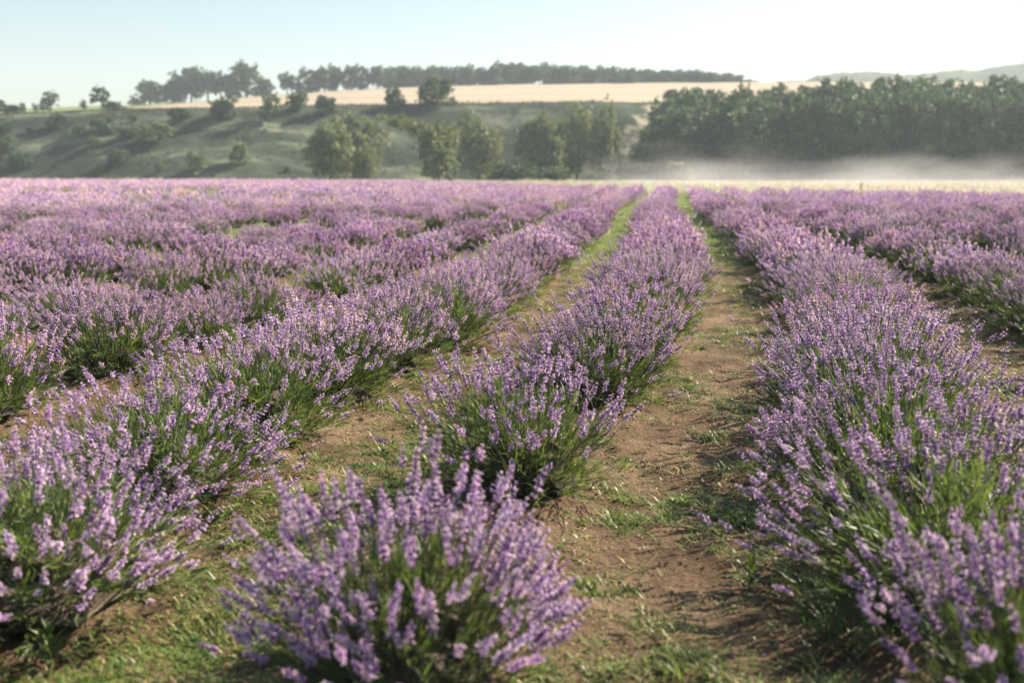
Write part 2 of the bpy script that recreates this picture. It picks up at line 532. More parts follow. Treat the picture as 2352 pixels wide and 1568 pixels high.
# ------------------------------------------------------------------ lavender: one flowering stem
def spike_shape(seed, detail, tone=0.5):
    """Stem along z from 0 to 0.30 with the flower head at its end."""
    rg = np.random.default_rng(seed)
    b = Buf()
    bend = rg.normal(0, 0.012, 2)
    def axis(t):
        return np.array([bend[0] * (t ** 2), bend[1] * (t ** 2), 0.30 * t])
    seg = 3 if detail else 2
    r0 = 0.0013 if detail else 0.0016
    ring = []
    for i in range(seg + 1):
        t = i / seg * 0.97
        c = axis(t)
        for j in range(3):
            ang = j * 2.0944
            ring.append(c + np.array([math.cos(ang), math.sin(ang), 0]) * r0)
    f = []
    for i in range(seg):
        for j in range(3):
            a0, a1 = i * 3 + j, i * 3 + (j + 1) % 3
            f += [[a0, a1, a1 + 3], [a0, a1 + 3, a0 + 3]]
    b.add(ring, f, rg.random(), 0)
    nw = int(rg.integers(4, 7))
    hl = rg.uniform(0.036, 0.062)
    zs = 0.30 - hl + np.linspace(0, 1, nw) * hl
    if rg.random() < 0.6:
        zs = np.concatenate([[zs[0] - rg.uniform(0.012, 0.024)], zs])
    n = len(zs)
    if detail:
        cr = 0.0022
        ca_, cb_ = axis((0.30 - hl) / 0.30), axis(0.985)
        rr_ = np.array([[math.cos(q), math.sin(q), 0] for q in (0, 2.0944, 4.1888)]) * cr
        b.add(np.concatenate([rr_ + ca_, rr_ * .5 + cb_]), [[0, 1, 4], [0, 4, 3], [1, 2, 5], [1, 5, 4], [2, 0, 3], [2, 3, 5]], 0.15, 1)
    octa = np.array([[0, 0, -0.5], [0.5, 0, 0], [0, 0.5, 0], [-0.5, 0, 0], [0, -0.5, 0], [0, 0, 0.5]])
    of = np.array([[0, 2, 1], [0, 3, 2], [0, 4, 3], [0, 1, 4], [5, 1, 2], [5, 2, 3], [5, 3, 4], [5, 4, 1]])
    if detail:
        for w, zc in enumerate(zs):
            k = 8 if 0 < w < n - 1 else 6
            size = 0.0116 * (1.0 - 0.35 * w / n) * rg.uniform(0.85, 1.2)
            for q in range(k):
                ph = 2 * math.pi * q / k + rg.uniform(-0.35, 0.35) + w
                tilt = rg.uniform(0.45, 1.1) if w < n - 1 else rg.uniform(0.05, 0.6)
                d = np.array([math.cos(ph) * math.sin(tilt), math.sin(ph) * math.sin(tilt), math.cos(tilt)])
                R = frames(d[None], np.array([rg.random() * 6]))[0]
                S = np.array([size * 0.55, size * 0.55, size * rg.uniform(0.95, 1.35)])
                c = axis(zc / 0.30) + d * size * 0.70
                r0_ = rg.normal(tone, 0.2) + (0.42 if rg.random() < 0.09 else 0)   # dark calyx, paler lip
                b.add((octa * S) @ R.T + c, of, np.clip(r0_ + np.array([-.30, -.03, .03, -.03, .03, .36]), 0, 1), 1)
                if rg.random() < 0.33:          # an open corolla: two small lips
                    tip = c + d * size * 0.55
                    x, y = R[:, 0], R[:, 1]
                    s = size * 0.52
                    rr = rg.uniform(0.55, 0.85)
                    b.add([tip, tip + (x + d * .5) * s + y * s * .6, tip + (x + d * .5) * s - y * s * .6], [[0, 1, 2]], rr, 1)
                    b.add([tip, tip + (-x + d * .5) * s + y * s * .6, tip + (-x + d * .5) * s - y * s * .6], [[0, 1, 2]], rr, 1)
    else:
        for w, zc in enumerate(zs):
            k = 4
            size = 0.0165 * (1.0 - 0.3 * w / n) * rg.uniform(0.85, 1.2)
            for q in range(k):
                ph = 2 * math.pi * q / k + rg.uniform(-0.4, 0.4) + w
                d = np.array([math.cos(ph) * .75, math.sin(ph) * .75, .66])
                c = axis(zc / 0.30)
                x = np.array([-math.sin(ph), math.cos(ph), 0])
                tip = c + d * size * 1.25
                mid = c + d * size * 0.6
                up = np.array([-d[0] * .66, -d[1] * .66, .75])
                b.add([c, mid + x * size * .38 - up * size * .1, tip, mid - x * size * .38 - up * size * .1, mid + up * size * .4],
                      [[0, 1, 4], [1, 2, 4], [2, 3, 4], [3, 0, 4]], np.clip(rg.normal(0.55, 0.23) + (0.35 if rg.random() < 0.08 else 0), 0, 1), 1)
    return b.arrays()

NSPK = 12
SPIKE_HI = [spike_shape(100 + i, True, 0.39) for i in range(NSPK)]
SPIKE_FIELD = [spike_shape(150 + i, True, 0.50) for i in range(6)]
SPIKE_MID = [spike_shape(200 + i, False) for i in range(6)]
SPIKE_ME = [mesh('flower_spike', *s, [M_STEM, M_FLOWER]) for s in SPIKE_HI]

def bush_stems(rg, n, R=0.5, Hh=0.50, span=80):
    """Tips of the flowering stems over a dome; returns tip, direction."""
    u = rg.random(n)
    th = np.radians(4 + span * u ** 0.62)
    th = np.where(rg.random(n) < 0.05, np.radians(rg.uniform(70, 92, n)), th)
    # tussocks: the stems come in bundles with thin places between
    ph = rg.random(n) * 2 * np.pi
    nb = 9
    bc = rg.random(nb) * 2 * np.pi
    pick = rg.integers(0, nb, n)
    m = rg.random(n) < 0.45
    ph = np.where(m, bc[pick] + rg.normal(0, 0.28, n), ph)
    ln = 1 + rg.normal(0, 0.11, n) + 0.10 * np.sin(ph * 3 + rg.random() * 6) * (th > 0.4)
    ln = np.where(rg.random(n) < 0.05, ln * 1.18, ln)
    tip = np.stack([R * np.sin(th) * np.cos(ph), R * np.sin(th) * np.sin(ph), 0.04 + Hh * np.cos(th) ** 0.75], 1) * ln[:, None]
    tip[:, 2] = np.maximum(tip[:, 2], 0.05)
    root = np.stack([0.16 * np.sin(th) * np.cos(ph), 0.16 * np.sin(th) * np.sin(ph), np.full(n, -0.02)], 1)
    d = tip - root
    d /= np.linalg.norm(d, axis=1, keepdims=True)
    d = d + rg.normal(0, 0.09, (n, 3)) + np.array([0, 0, 0.10])
    d /= np.linalg.norm(d, axis=1, keepdims=True)
    return tip, d

LEAF_V = np.array([[-.5, 0, 0], [.5, 0, 0], [-.42, .08, .55], [.42, .08, .55], [0, .28, 1.0]])
LEAF_F = np.array([[0, 1, 3], [0, 3, 2], [2, 3, 4]])

def bush_foliage(rg, buf, n, R=0.5, Hh=0.5, wid=0.0048, length=(0.035, 0.075), lo=0.30, hi=0.88):
    """Narrow upright leaves massed through the dome in tufts."""
    nt_ = max(20, n // 14)
    th = np.radians(92 * rg.random(nt_) ** 0.6)
    ph = rg.random(nt_) * 2 * np.pi
    rad = rg.uniform(lo, hi, nt_)
    c = np.stack([R * np.sin(th) * np.cos(ph), R * np.sin(th) * np.sin(ph), 0.02 + Hh * np.cos(th) ** 0.8 * 0.92], 1) * rad[:, None]
    c[:, 2] = np.maximum(c[:, 2], 0.015)
    dirn = np.stack([np.sin(th) * np.cos(ph), np.sin(th) * np.sin(ph), np.cos(th) + 0.35], 1)
    dirn /= np.linalg.norm(dirn, axis=1, keepdims=True)
    tr = rg.random(nt_)
    k = n // nt_
    idx = np.repeat(np.arange(nt_), k)
    N = len(idx)
    P = c[idx] + rg.normal(0, 0.014, (N, 3)) + dirn[idx] * rg.uniform(-0.05, 0.03, (N, 1))
    P[:, 2] = np.maximum(P[:, 2], 0.005)
    D = dirn[idx] + rg.normal(0, 0.26, (N, 3))
    Rt = frames(D, rg.random(N) * 6.28)
    ln = rg.uniform(*length, N)
    V = LEAF_V[None] * np.stack([np.full(N, wid) * rg.uniform(.8, 1.3, N), ln, ln], 1)[:, None, :]
    W = np.einsum('nij,nmj->nmi', Rt, V) + P[:, None]
    F = (LEAF_F[None] + (np.arange(N) * 5)[:, None, None]).reshape(-1, 3)
    rr = np.clip(0.25 + 0.5 * tr[idx] * rg.random(N) + 0.25 * rg.random(N), 0, 1)
    buf.add(W.reshape(-1, 3), F, np.repeat(rr, 5), 0)

def bush_wood_and_shade_core(rg, buf, n=9):
    # ragged opaque dome added inside the bush to block light and deepen shadows
    na, nr = 14, 5
    V, F = [[0, 0, .20]], []
    for i in range(1, nr + 1):
        for j in range(na):
            t = i / nr * 1.5
            ph = (j + .5 * (i % 2)) / na * 6.2832
            r = rg.uniform(.8, 1.15)
            V.append([.25 * r * math.sin(t) * math.cos(ph), .25 * r * math.sin(t) * math.sin(ph), max(-.02, .22 * r * math.cos(t))])
    for j in range(na):
        F.append([0, 1 + j, 1 + (j + 1) % na])
    for i in range(nr - 1):
        for j in range(na):
            a0, a1 = 1 + i * na + j, 1 + i * na + (j + 1) % na
            F += [[a0, a0 + na, a1 + na], [a0, a1 + na, a1]]
    buf.add(V, F, rg.random(len(V)) * .4, 1)
    for i in range(n):
        ph = rg.random() * 6.28
        th = rg.uniform(0.2, 1.2)
        d = np.array([math.sin(th) * math.cos(ph), math.sin(th) * math.sin(ph), math.cos(th)])
        ln = rg.uniform(0.16, 0.27)
        R = frames(d[None], np.array([0.0]))[0]
        ring = [(np.array([math.cos(a), math.sin(a), 0]) * 0.008) @ R.T + np.array([0, 0, -0.03]) for a in (0, 2.1, 4.2)]
        tip = d * ln
        buf.add(np.array(ring + [tip]), [[0, 1, 3], [1, 2, 3], [2, 0, 3]], rg.random(), 1)

def add_spikes(rg, buf, shapes, tip, d, sc):
    pick = rg.integers(0, len(shapes), len(tip))
    for s in range(len(shapes)):
        m = pick == s
        if not m.any():
            continue
        V, F, R, M = shapes[s]
        k = int(m.sum())
        Rt = frames(d[m], rg.random(k) * 6.28)
        stamp(buf, V, F, R, M, Rt, tip[m] - d[m] * 0.30 * sc[m][:, None], sc[m], rg.normal(0, 0.10, k))

NV = 6
FOL_HI, FLW_HI, FLW_MID, FOL_MID, SPEC = [], [], [], [], []
for v in range(NV):
    rg = np.random.default_rng(40 + v)
    nst = [220, 370, 300, 420, 360, 330][v]
    tip, d = bush_stems(rg, nst, span=[58, 80, 64, 74, 60, 70][v])
    sc = rg.uniform(0.85, 1.2, nst)
    SPEC.append((tip, d, sc))
    b = Buf(); bush_foliage(rg, b, 4600, wid=0.0055, length=(0.04, 0.085)); bush_wood_and_shade_core(rg, b)
    FOL_HI.append(bmesh_of(b, 'foliage', [M_LEAF, M_WOOD]))
    b = Buf(); add_spikes(rg, b, SPIKE_FIELD, tip, d, sc)
    FLW_HI.append(bmesh_of(b, 'flower_spikes', [M_STEM, M_FLOWER]))
    rg = np.random.default_rng(70 + v)
    nm_ = [170, 340, 260, 360, 330, 300][v]
    tip, d = bush_stems(rg, nm_, span=[58, 74, 62, 70, 60, 66][v])
    b = Buf(); add_spikes(rg, b, SPIKE_MID, tip, d, rg.uniform(0.95, 1.3, nm_))
    FLW_MID.append(bmesh_of(b, 'flower_spikes', [M_STEM, M_FLOWER]))
    b = Buf(); bush_foliage(rg, b, 1900, wid=0.0085, length=(0.05, 0.09)); bush_wood_and_shade_core(rg, b, 5)
    FOL_MID.append(bmesh_of(b, 'foliage', [M_LEAF, M_WOOD]))

# low detail plants for the far field
def far_bush(seed, nst, nleaf, size):
    rg = np.random.default_rng(seed)
    b = Buf()
    tip, d = bush_stems(rg, nst, 0.52, 0.50, 70)
    L = 0.056 * size; w = 0.0105 * size
    bp = np.array([[0, 0, -L], [w, 0, -L * .45], [-w * .5, w * .87, -L * .45], [-w * .5, -w * .87, -L * .45], [0, 0, 0.0]])
    bf = np.array([[0, 2, 1], [0, 3, 2], [0, 1, 3], [4, 1, 2], [4, 2, 3], [4, 3, 1]])
    stamp(b, bp, bf, np.zeros(5), np.ones(6, np.int32), frames(d, rg.random(nst) * 6), tip, rg.uniform(.8, 1.25, nst), np.clip(rg.normal(0.66, 0.2, nst), 0, 1))
    th = np.radians(90 * rg.random(nleaf) ** .5); ph = rg.random(nleaf) * 6.28; rad = rg.uniform(.5, .8, nleaf)
    P = np.stack([.5 * np.sin(th) * np.cos(ph), .5 * np.sin(th) * np.sin(ph), .02 + .45 * np.cos(th)], 1) * rad[:, None]
    dd = np.stack([np.sin(th) * np.cos(ph), np.sin(th) * np.sin(ph), np.cos(th) + .3], 1) + rg.normal(0, .25, (nleaf, 3))
    lw = 0.012 * size
    lv = np.array([[-lw, 0, -.05], [lw, 0, -.05], [0, 0.01, .09]])
    stamp(b, lv, np.array([[0, 1, 2]]), np.zeros(3), np.zeros(1, np.int32), frames(dd, rg.random(nleaf) * 6), P, rg.uniform(.7, 1.3, nleaf), rg.uniform(.2, .8, nleaf))
    return b.arrays()
FAR_A = [far_bush(300 + i, 210, 170, 1.5) for i in range(4)]
FAR_B = [far_bush(320 + i, 80, 50, 2.6) for i in range(4)]

# ------------------------------------------------------------------ lavender: where each plant stands
rg = np.random.default_rng(11)
NEAR = {0: [(2.76, 0.96, 1.02, 0.06), (4.55, 1.14, 1.08, 0.03), (6.45, 1.2, 1.02, 0.02), (7.5, 1.22, 1.08, 0.0)],
        -1: [(2.3, 1.2, 0.9, 0.2), (3.35, 1.32, 1.05, 0.38), (4.5, 1.2, 0.98, 0.22), (5.5, 1.3, 1.1, 0.14), (6.45, 1.28, 1.12, 0.08), (7.45, 1.25, 1.1, 0.04)],
        -2: [(5.0, 1.2, 1.05, 0.0), (6.05, 1.15, 1.1, 0.0), (7.25, 1.2, 1.08, 0.0)],
        1: [(2.36, 1.05, 1.08, -0.02), (3.3, 1.34, 1.12, -0.06), (4.3, 1.4, 1.15, -0.08), (5.35, 1.42, 1.15, -0.1), (6.4, 1.38, 1.15, -0.06), (7.4, 1.34, 1.12, -0.03)],
        2: [(5.2, 1.15, 1.05, 0.0), (6.2, 1.15, 1.1, 0.0), (7.2, 1.2, 1.1, 0.0), (8.2, 1.15, 1.1, 0.0), (9.2, 1.2, 1.05, 0.0), (10.2, 1.2, 1.1, 0.0)]}
plants = []                                    # row, y, x, scale across, scale up, turn
for k in range(-90, 45):
    y = 2.0 + rg.random()
    if k in NEAR:
        for (yy, sx, sz, off) in NEAR[k]:
            plants.append((k, yy, row_x(k, yy) + off, sx, sz, rg.random() * 6.28))
        y = NEAR[k][-1][0] + 1.1
    while y < 130:
        x = float(row_x(k, y)) + rg.normal(0, 0.05)
        sx, sz = (rg.uniform(1.1, 1.34), rg.uniform(0.9, 1.2)) if abs(k) < 2 else (rg.uniform(0.88, 1.12), rg.uniform(0.72, 1.04) if k < 0 and y < 34 else rg.uniform(0.82, 1.15))
        if rg.random() < 0.08:
            sx, sz = sx * 0.8, sz * 0.65
        gap = (0.03 if abs(k) < 2 else 0.16 if k < 0 else 0.07) if y < 34 else 0.13
        patch = vnoise(x * 0.09, y * 0.07, 77)
        if y > 38 and x < 5:
            gap = 0.08 + 0.62 * (vnoise(x * 0.085, y * 0.06, 78) + 0.3 * (patch - .5) > 0.66) * (y < 88)
        if rg.random() > gap and y < field_end(x):
            plants.append((k, y, x, sx, sz, rg.random() * 6.28))
        y += rg.uniform(0.82, 1.12) * (1.0 if y < 60 else 1.15)

def seen(x, y, m=0.75):
    dep = y * math.cos(PITCH) + 1.0 * math.sin(PITCH)
    return abs(x) < dep * (1176 / FPX) + m
vis = [q for q in plants if seen(q[2], q[1]) and q[1] > 1.9]
vis.sort(key=lambda q: math.hypot(q[1], q[2]))
extra = [q for q in plants if not seen(q[2], q[1]) and q[1] > 1.2 and seen(q[2], q[1], 7.0)]   # beside the frame
beside = [q for q in extra if math.hypot(q[1], q[2]) < 10.5][:40]
extra = [q for q in extra if q not in beside]
single, rest = vis[:300 - len(beside)], vis[300 - len(beside):]

ORD = ['nearest', 'second', 'third', 'fourth', 'fifth', 'sixth', 'seventh', 'eighth', 'ninth', 'tenth', 'eleventh', 'twelfth',
       'thirteenth', 'fourteenth', 'fifteenth', 'sixteenth', 'seventeenth', 'eighteenth', 'nineteenth', 'twentieth']
NTH = ['first'] + ORD[1:]
def row_name(k):
    return 'the middle row' if k == 0 else 'the %s row %s of centre' % (NTH[abs(k) - 1], 'left' if k < 0 else 'right')
SPECIAL = {(0, 0): 'blurred lavender bush at the bottom centre, cut off by the lower edge of the photo',
           (0, 1): 'round lavender bush with a bare green front, second in the middle row',
           (1, 0): 'blurred violet lavender bush filling the bottom right corner',
           (-1, 0): 'violet lavender bush spilling over the bottom left edge of the field'}
by_row = {}
for q in sorted(single, key=lambda q: q[1]):
    by_row.setdefault(q[0], []).append(q)
for k, lst in by_row.items():
    for i, (k_, y, x, sx, sz, rz) in enumerate(lst):
        dist = math.hypot(x, y)
        v = {(0, 0): 3, (0, 1): 0, (-1, 0): 3, (-1, 1): 1, (-1, 2): 0, (1, 1): 1, (0, 2): 4, (-1, 3): 2}.get((k, i), int(rg.integers(0, NV)) if abs(k) < 2 else int(rg.choice([0, 2, 2, 4, 4, 5])))
        root = empty('lavender_bush', (x, y, float(ground_z(x, y)) - 0.01), rz, (sx, sx, sz))
        if (k, i) in SPECIAL:
            lab = SPECIAL[(k, i)]
        elif (i < 20 and abs(k) < 3) or (i < 14 and dist < 24):
            lab = ('purple lavender bush nearest the camera in %s' if i == 0 else ORD[i] + ' purple lavender bush from the camera in %s') % row_name(k)
        else:
            lab = 'pale lavender bush merging into its hedge far along %s' % row_name(k)
        tag(root, lab, 'lavender', 'lavender bushes planted in rows')
        if dist < 6.0:
            child('foliage', FOL_HI[v], root)
            tip, d, sc = SPEC[v]
            Rt = frames(d, rg.random(len(d)) * 6.28)
            # keep the heads' own proportions under the bush's uneven scale
            pk = rg.integers(0, NSPK, len(d))
            for j in range(len(d)):
                o = bpy.data.objects.new('flower_spike', SPIKE_ME[pk[j]])
                o.parent = root
                mt = Matrix(Rt[j].tolist()).to_4x4()
                s = float(sc[j]) / sx
                mt = Matrix.Translation((tip[j] - d[j] * 0.30 * s).tolist()) @ mt @ Matrix.Scale(s, 4)
                o.matrix_local = mt
                col.objects.link(o)
        else:
            hi = dist < 12.5
            child('foliage', FOL_HI[v] if hi else FOL_MID[v], root)
            f = child('flower_spikes', FLW_HI[v] if hi else FLW_MID[v], root)
            f['kind'] = 'stuff'

for (k, y, x, sx, sz, rz) in beside:
    v = int(rg.integers(0, NV))
    root = empty('lavender_bush', (x, y, float(ground_z(x, y)) - 0.01), rz, (sx, sx, sz))
    tag(root, 'purple lavender bush just outside the %s edge of the view' % ('left' if x < 0 else 'right'), 'lavender', 'lavender bushes planted in rows')
    child('foliage', FOL_HI[v], root)
    child('flower_spikes', FLW_HI[v], root)['kind'] = 'stuff'

fb = Buf()
for (k, y, x, sx, sz, rz) in rest + extra:
    dist = math.hypot(x, y)
    V, F, R, M = (FAR_A if dist < 48 else FAR_B)[int(rg.integers(0, 4))]
    c, s = math.cos(rz), math.sin(rz)
    W = np.empty_like(V)
    W[:, 0] = (V[:, 0] * c - V[:, 1] * s) * sx + x
    W[:, 1] = (V[:, 0] * s + V[:, 1] * c) * sx + y
    W[:, 2] = V[:, 2] * sz + float(ground_z(x, y)) - 0.01
    fb.add(W, F, np.clip(R + rg.normal(0, 0.07), 0, 1), M)
o = top('lavender_field', bmesh_of(fb, 'lavender_field', [M_LEAF, M_FLOWER]))
tag(o, 'far lavender rows merging into one purple carpet towards the hill', 'lavender field', kind='stuff')
print('plants', len(vis), 'single', len(single), 'reach', math.hypot(single[-1][1], single[-1][2]), 'far tris', sum(len(f) for f in fb.F))

# ------------------------------------------------------------------ grass and weeds between the rows
BL_V = np.array([[-.5, 0, 0], [.5, 0, 0], [-.35, .12, .5], [.35, .12, .5], [0, .42, .92]])
def blades(buf, P, ln, wd, lean, rg, rnd):
    N = len(P)
    ph = rg.random(N) * 6.28
    D = np.stack([np.cos(ph) * lean, np.sin(ph) * lean, np.ones(N)], 1)
    D /= np.linalg.norm(D, axis=1, keepdims=True)
    # blade's own y axis points the way it leans, so that it droops outward
    Yv = np.stack([np.cos(ph), np.sin(ph), np.zeros(N)], 1)
    Yv -= D * (Yv * D).sum(1, keepdims=True)
    Yv /= np.linalg.norm(Yv, axis=1, keepdims=True)
    Rt = np.stack([np.cross(Yv, D), Yv, D], 2)
    V = BL_V[None] * np.stack([wd, ln, ln], 1)[:, None, :]
    W = np.einsum('nij,nmj->nmi', Rt, V) + P[:, None]
    F = (LEAF_F[None] + (np.arange(N) * 5)[:, None, None]).reshape(-1, 3)
    buf.add(W.reshape(-1, 3), F, np.repeat(rnd, 5), 0)

rg = np.random.default_rng(5)
gb = Buf()
def scatter(n, y0, y1, powr):
    y = y0 + (y1 - y0) * rg.random(n) ** powr
    x = (rg.random(n) * 2 - 1) * (y * 0.56 + 0.8)
    return x, y
# patchy weeds on the strips
x, y = scatter(300000, 1.9, 13.0, 1.25)
dens = fbm(x * 1.3, y * 1.3, 21, 4) * 0.9 + fbm(x * 4.5, y * 4.5, 22, 3) * 0.55
rd = np.abs(row_dist(x, y))
edge = np.clip((rd - 0.25) / 0.25, 0, 1) * np.clip((0.93 - rd) / 0.25, 0.35, 1)
keep = (dens + 0.05 + 0.02 * (y - 4) + 0.16 * ((row_dist(x, y) < 0)) * (rd > 0.45) > rg.random(len(x)) * 0.55) & (rd > 0.22)
x, y, dens = x[keep], y[keep], dens[keep]
n = len(x)
P = np.stack([x, y, ground_z(x, y) - 0.003], 1)
small = rg.random(n)
ln = np.where(small < .93, rg.uniform(.010, .026, n), rg.uniform(.03, .08, n))
wd = np.where(small < .93, rg.uniform(.005, .011, n), .005)
blades(gb, P, ln, wd, rg.uniform(.5, 3.5, n), rg, np.clip(rg.normal(.56, .24, n) + (rg.random(n) < .1) * .4, 0, 1))
# clumps: many blades round one root
x, y = scatter(14000, 1.9, 15.0, 1.2)
rd = row_dist(x, y)
dens = fbm(x * 1.1, y * 0.9, 21, 4) * 0.9 + fbm(x * 3.5, y * 3.5, 22, 3) * 0.5
keep = (dens + 0.24 + 0.28 * (rd < -0.45) + 0.02 * (y - 4) > rg.random(len(x)) * 0.8) & (np.abs(rd) > .36)
x, y = x[keep], y[keep]
cn = rg.integers(20, 60, len(x))
idx = np.repeat(np.arange(len(x)), cn); n = len(idx)
rad = rg.uniform(.015, .085, len(x))[idx]; hgt = (rg.uniform(.018, .065, len(x)) * np.where(rg.random(len(x)) < .1, 1.7, 1))[idx]; tone = rg.normal(.5, .24, len(x))[idx]
px_, py_ = x[idx] + rg.normal(0, 1, n) * rad, y[idx] + rg.normal(0, 1, n) * rad
blades(gb, np.stack([px_, py_, ground_z(px_, py_) - .003], 1), hgt * rg.uniform(.6, 1.4, n), rg.uniform(.004, .010, n), rg.uniform(.5, 3.0, n), rg, np.clip(tone + rg.normal(0, .1, n), 0, 1))
# clipped dry stalks lying on the soil
x, y = scatter(14000, 1.9, 12.0, 1.2)
keep = np.abs(row_dist(x, y)) > .3
x, y = x[keep], y[keep]; n = len(x)
blades(gb, np.stack([x, y, ground_z(x, y) + .004], 1), rg.uniform(.03, .11, n), np.full(n, .0028), np.full(n, 9.0), rg, rg.uniform(.86, 1, n))
# denser low green sward further back
x, y = scatter(150000, 10.0, 46.0, 1.3)
rd = np.abs(row_dist(x, y))
keep = (rd > .4) & (fbm(x * 1.2, y * 1.2, 21, 3) + .03 * (y - 8) > rg.random(len(x)) * .8 - .05)
x, y = x[keep], y[keep]; n = len(x)
blades(gb, np.stack([x, y, ground_z(x, y) - .003], 1), rg.uniform(.03, .10, n), .008 + y * .0005, rg.uniform(.3, 1.5, n), rg, np.clip(rg.normal(.58, .16, n), 0, 1))
o = top('grass', bmesh_of(gb, 'grass', [M_GRASS]))
tag(o, 'low weeds and clipped dry stalks covering the strips between the rows', 'grass', kind='stuff')

# soil crumbs
cb = Buf()
x, y = scatter(22000, 1.9, 9.0, 1.3)
keep = np.abs(row_dist(x, y)) > .25
x, y = x[keep], y[keep]; n = len(x)
tet = np.array([[1, .1, -.4], [-.6, .9, -.4], [-.5, -.9, -.4], [.1, .05, .7]])
stamp(cb, tet, np.array([[0, 2, 1], [0, 1, 3], [1, 2, 3], [2, 0, 3]]), np.full(4, .5), np.zeros(4, np.int32),
      frames(rg.normal(0, 1, (n, 3)), rg.random(n) * 6), np.stack([x, y, ground_z(x, y) + .001], 1), .002 + .008 * rg.random(n) ** 3, np.zeros(n))
o = top('soil_crumbs', bmesh_of(cb, 'soil_crumbs', [M_SOIL]))
tag(o, 'small crumbs of brown soil scattered over the bare strips', 'soil', kind='stuff')

# tall grass of the meadow
mb = Buf()
n = 60000
x = rg.uniform(-12, 75, n); y = 44 + 100 * rg.random(n) ** 1.5
keep = (y > field_end(x) + .4) & (np.abs(x) < y * .56 + 2)
x, y = x[keep], y[keep]; n = len(x)
blades(mb, np.stack([x, y, np.full(n, .03)], 1), rg.uniform(.15, .5, n), np.full(n, .05), rg.uniform(.1, .7, n), rg, rg.random(n))
o = top('meadow_grass', bmesh_of(mb, 'meadow_grass', [M_DRY]))
tag(o, 'tall dry grass of the misty meadow behind the field', 'grass', kind='stuff')

# loose florets dropped on the soil
pb = Buf()
x, y = scatter(2600, 1.9, 9.0, 1.2)
keep = (np.abs(row_dist(x, y)) > .3) & (np.abs(row_dist(x, y)) < .8)
x, y = x[keep], y[keep]; n = len(x)
stamp(pb, np.array([[-1, -.5, 0], [1, -.4, .3], [.7, .6, 0], [-.8, .5, .4]]), np.array([[0, 1, 2], [0, 2, 3]]), np.zeros(4), np.zeros(2, np.int32),
      frames(rg.normal(0, .5, (n, 3)) + np.array([0, 0, 1]), rg.random(n) * 6), np.stack([x, y, ground_z(x, y) + .006], 1), rg.uniform(.002, .006, n), rg.uniform(.3, 1, n))
o = top('fallen_florets', bmesh_of(pb, 'fallen_florets', [M_FLOWER]))
tag(o, 'loose purple and brown florets dropped on the bare soil', 'florets', kind='stuff')

# rough grass tussocks over the hillside
tb_ = Buf()
n = 3600
a_ = rg.uniform(-.62, .25, n); y = rg.uniform(Y_BASE - 4, Y_RIM - .5, n); x = a_ * y
z = terrain_z(x, y)
keep = (z > .1) & (fbm(x * .09 + y * .05, y * .12, 61, 3) + .25 > rg.random(n) * .7)
x, y, z = x[keep], y[keep], z[keep]
idx = np.repeat(np.arange(len(x)), 7); n = len(idx)
tone = np.where(rg.random(len(x)) < .3, rg.uniform(.75, 1, len(x)), rg.uniform(.0, .5, len(x)))[idx]
qx, qy = x[idx] + rg.normal(0, .35, n), y[idx] + rg.normal(0, .35, n)
blades(tb_, np.stack([qx, qy, terrain_z(qx, qy) - .05], 1), rg.uniform(.15, .5, n), rg.uniform(.1, .25, n), rg.uniform(.2, 1.2, n), rg, np.clip(tone + rg.normal(0, .08, n), 0, 1))
n = 2600
a_ = rg.uniform(-.62, .3, n); y = Y_RIM + rg.normal(-.2, .35, n); x = a_ * y
blades(tb_, np.stack([x, y, terrain_z(x, y) - .05], 1), rg.uniform(.2, .9, n) * (.4 + fbm(x * .2, x * 0, 3, 2) ** 2 * 2), rg.uniform(.12, .3, n), rg.uniform(.1, .8, n), rg, rg.uniform(0, .6, n))
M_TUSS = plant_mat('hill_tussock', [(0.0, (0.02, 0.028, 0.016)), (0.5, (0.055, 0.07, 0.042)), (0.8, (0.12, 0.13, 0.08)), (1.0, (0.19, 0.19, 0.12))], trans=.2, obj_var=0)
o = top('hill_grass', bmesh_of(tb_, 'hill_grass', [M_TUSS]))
tag(o, 'rough tussocky grass covering the shaded hillside', 'grass', kind='stuff')

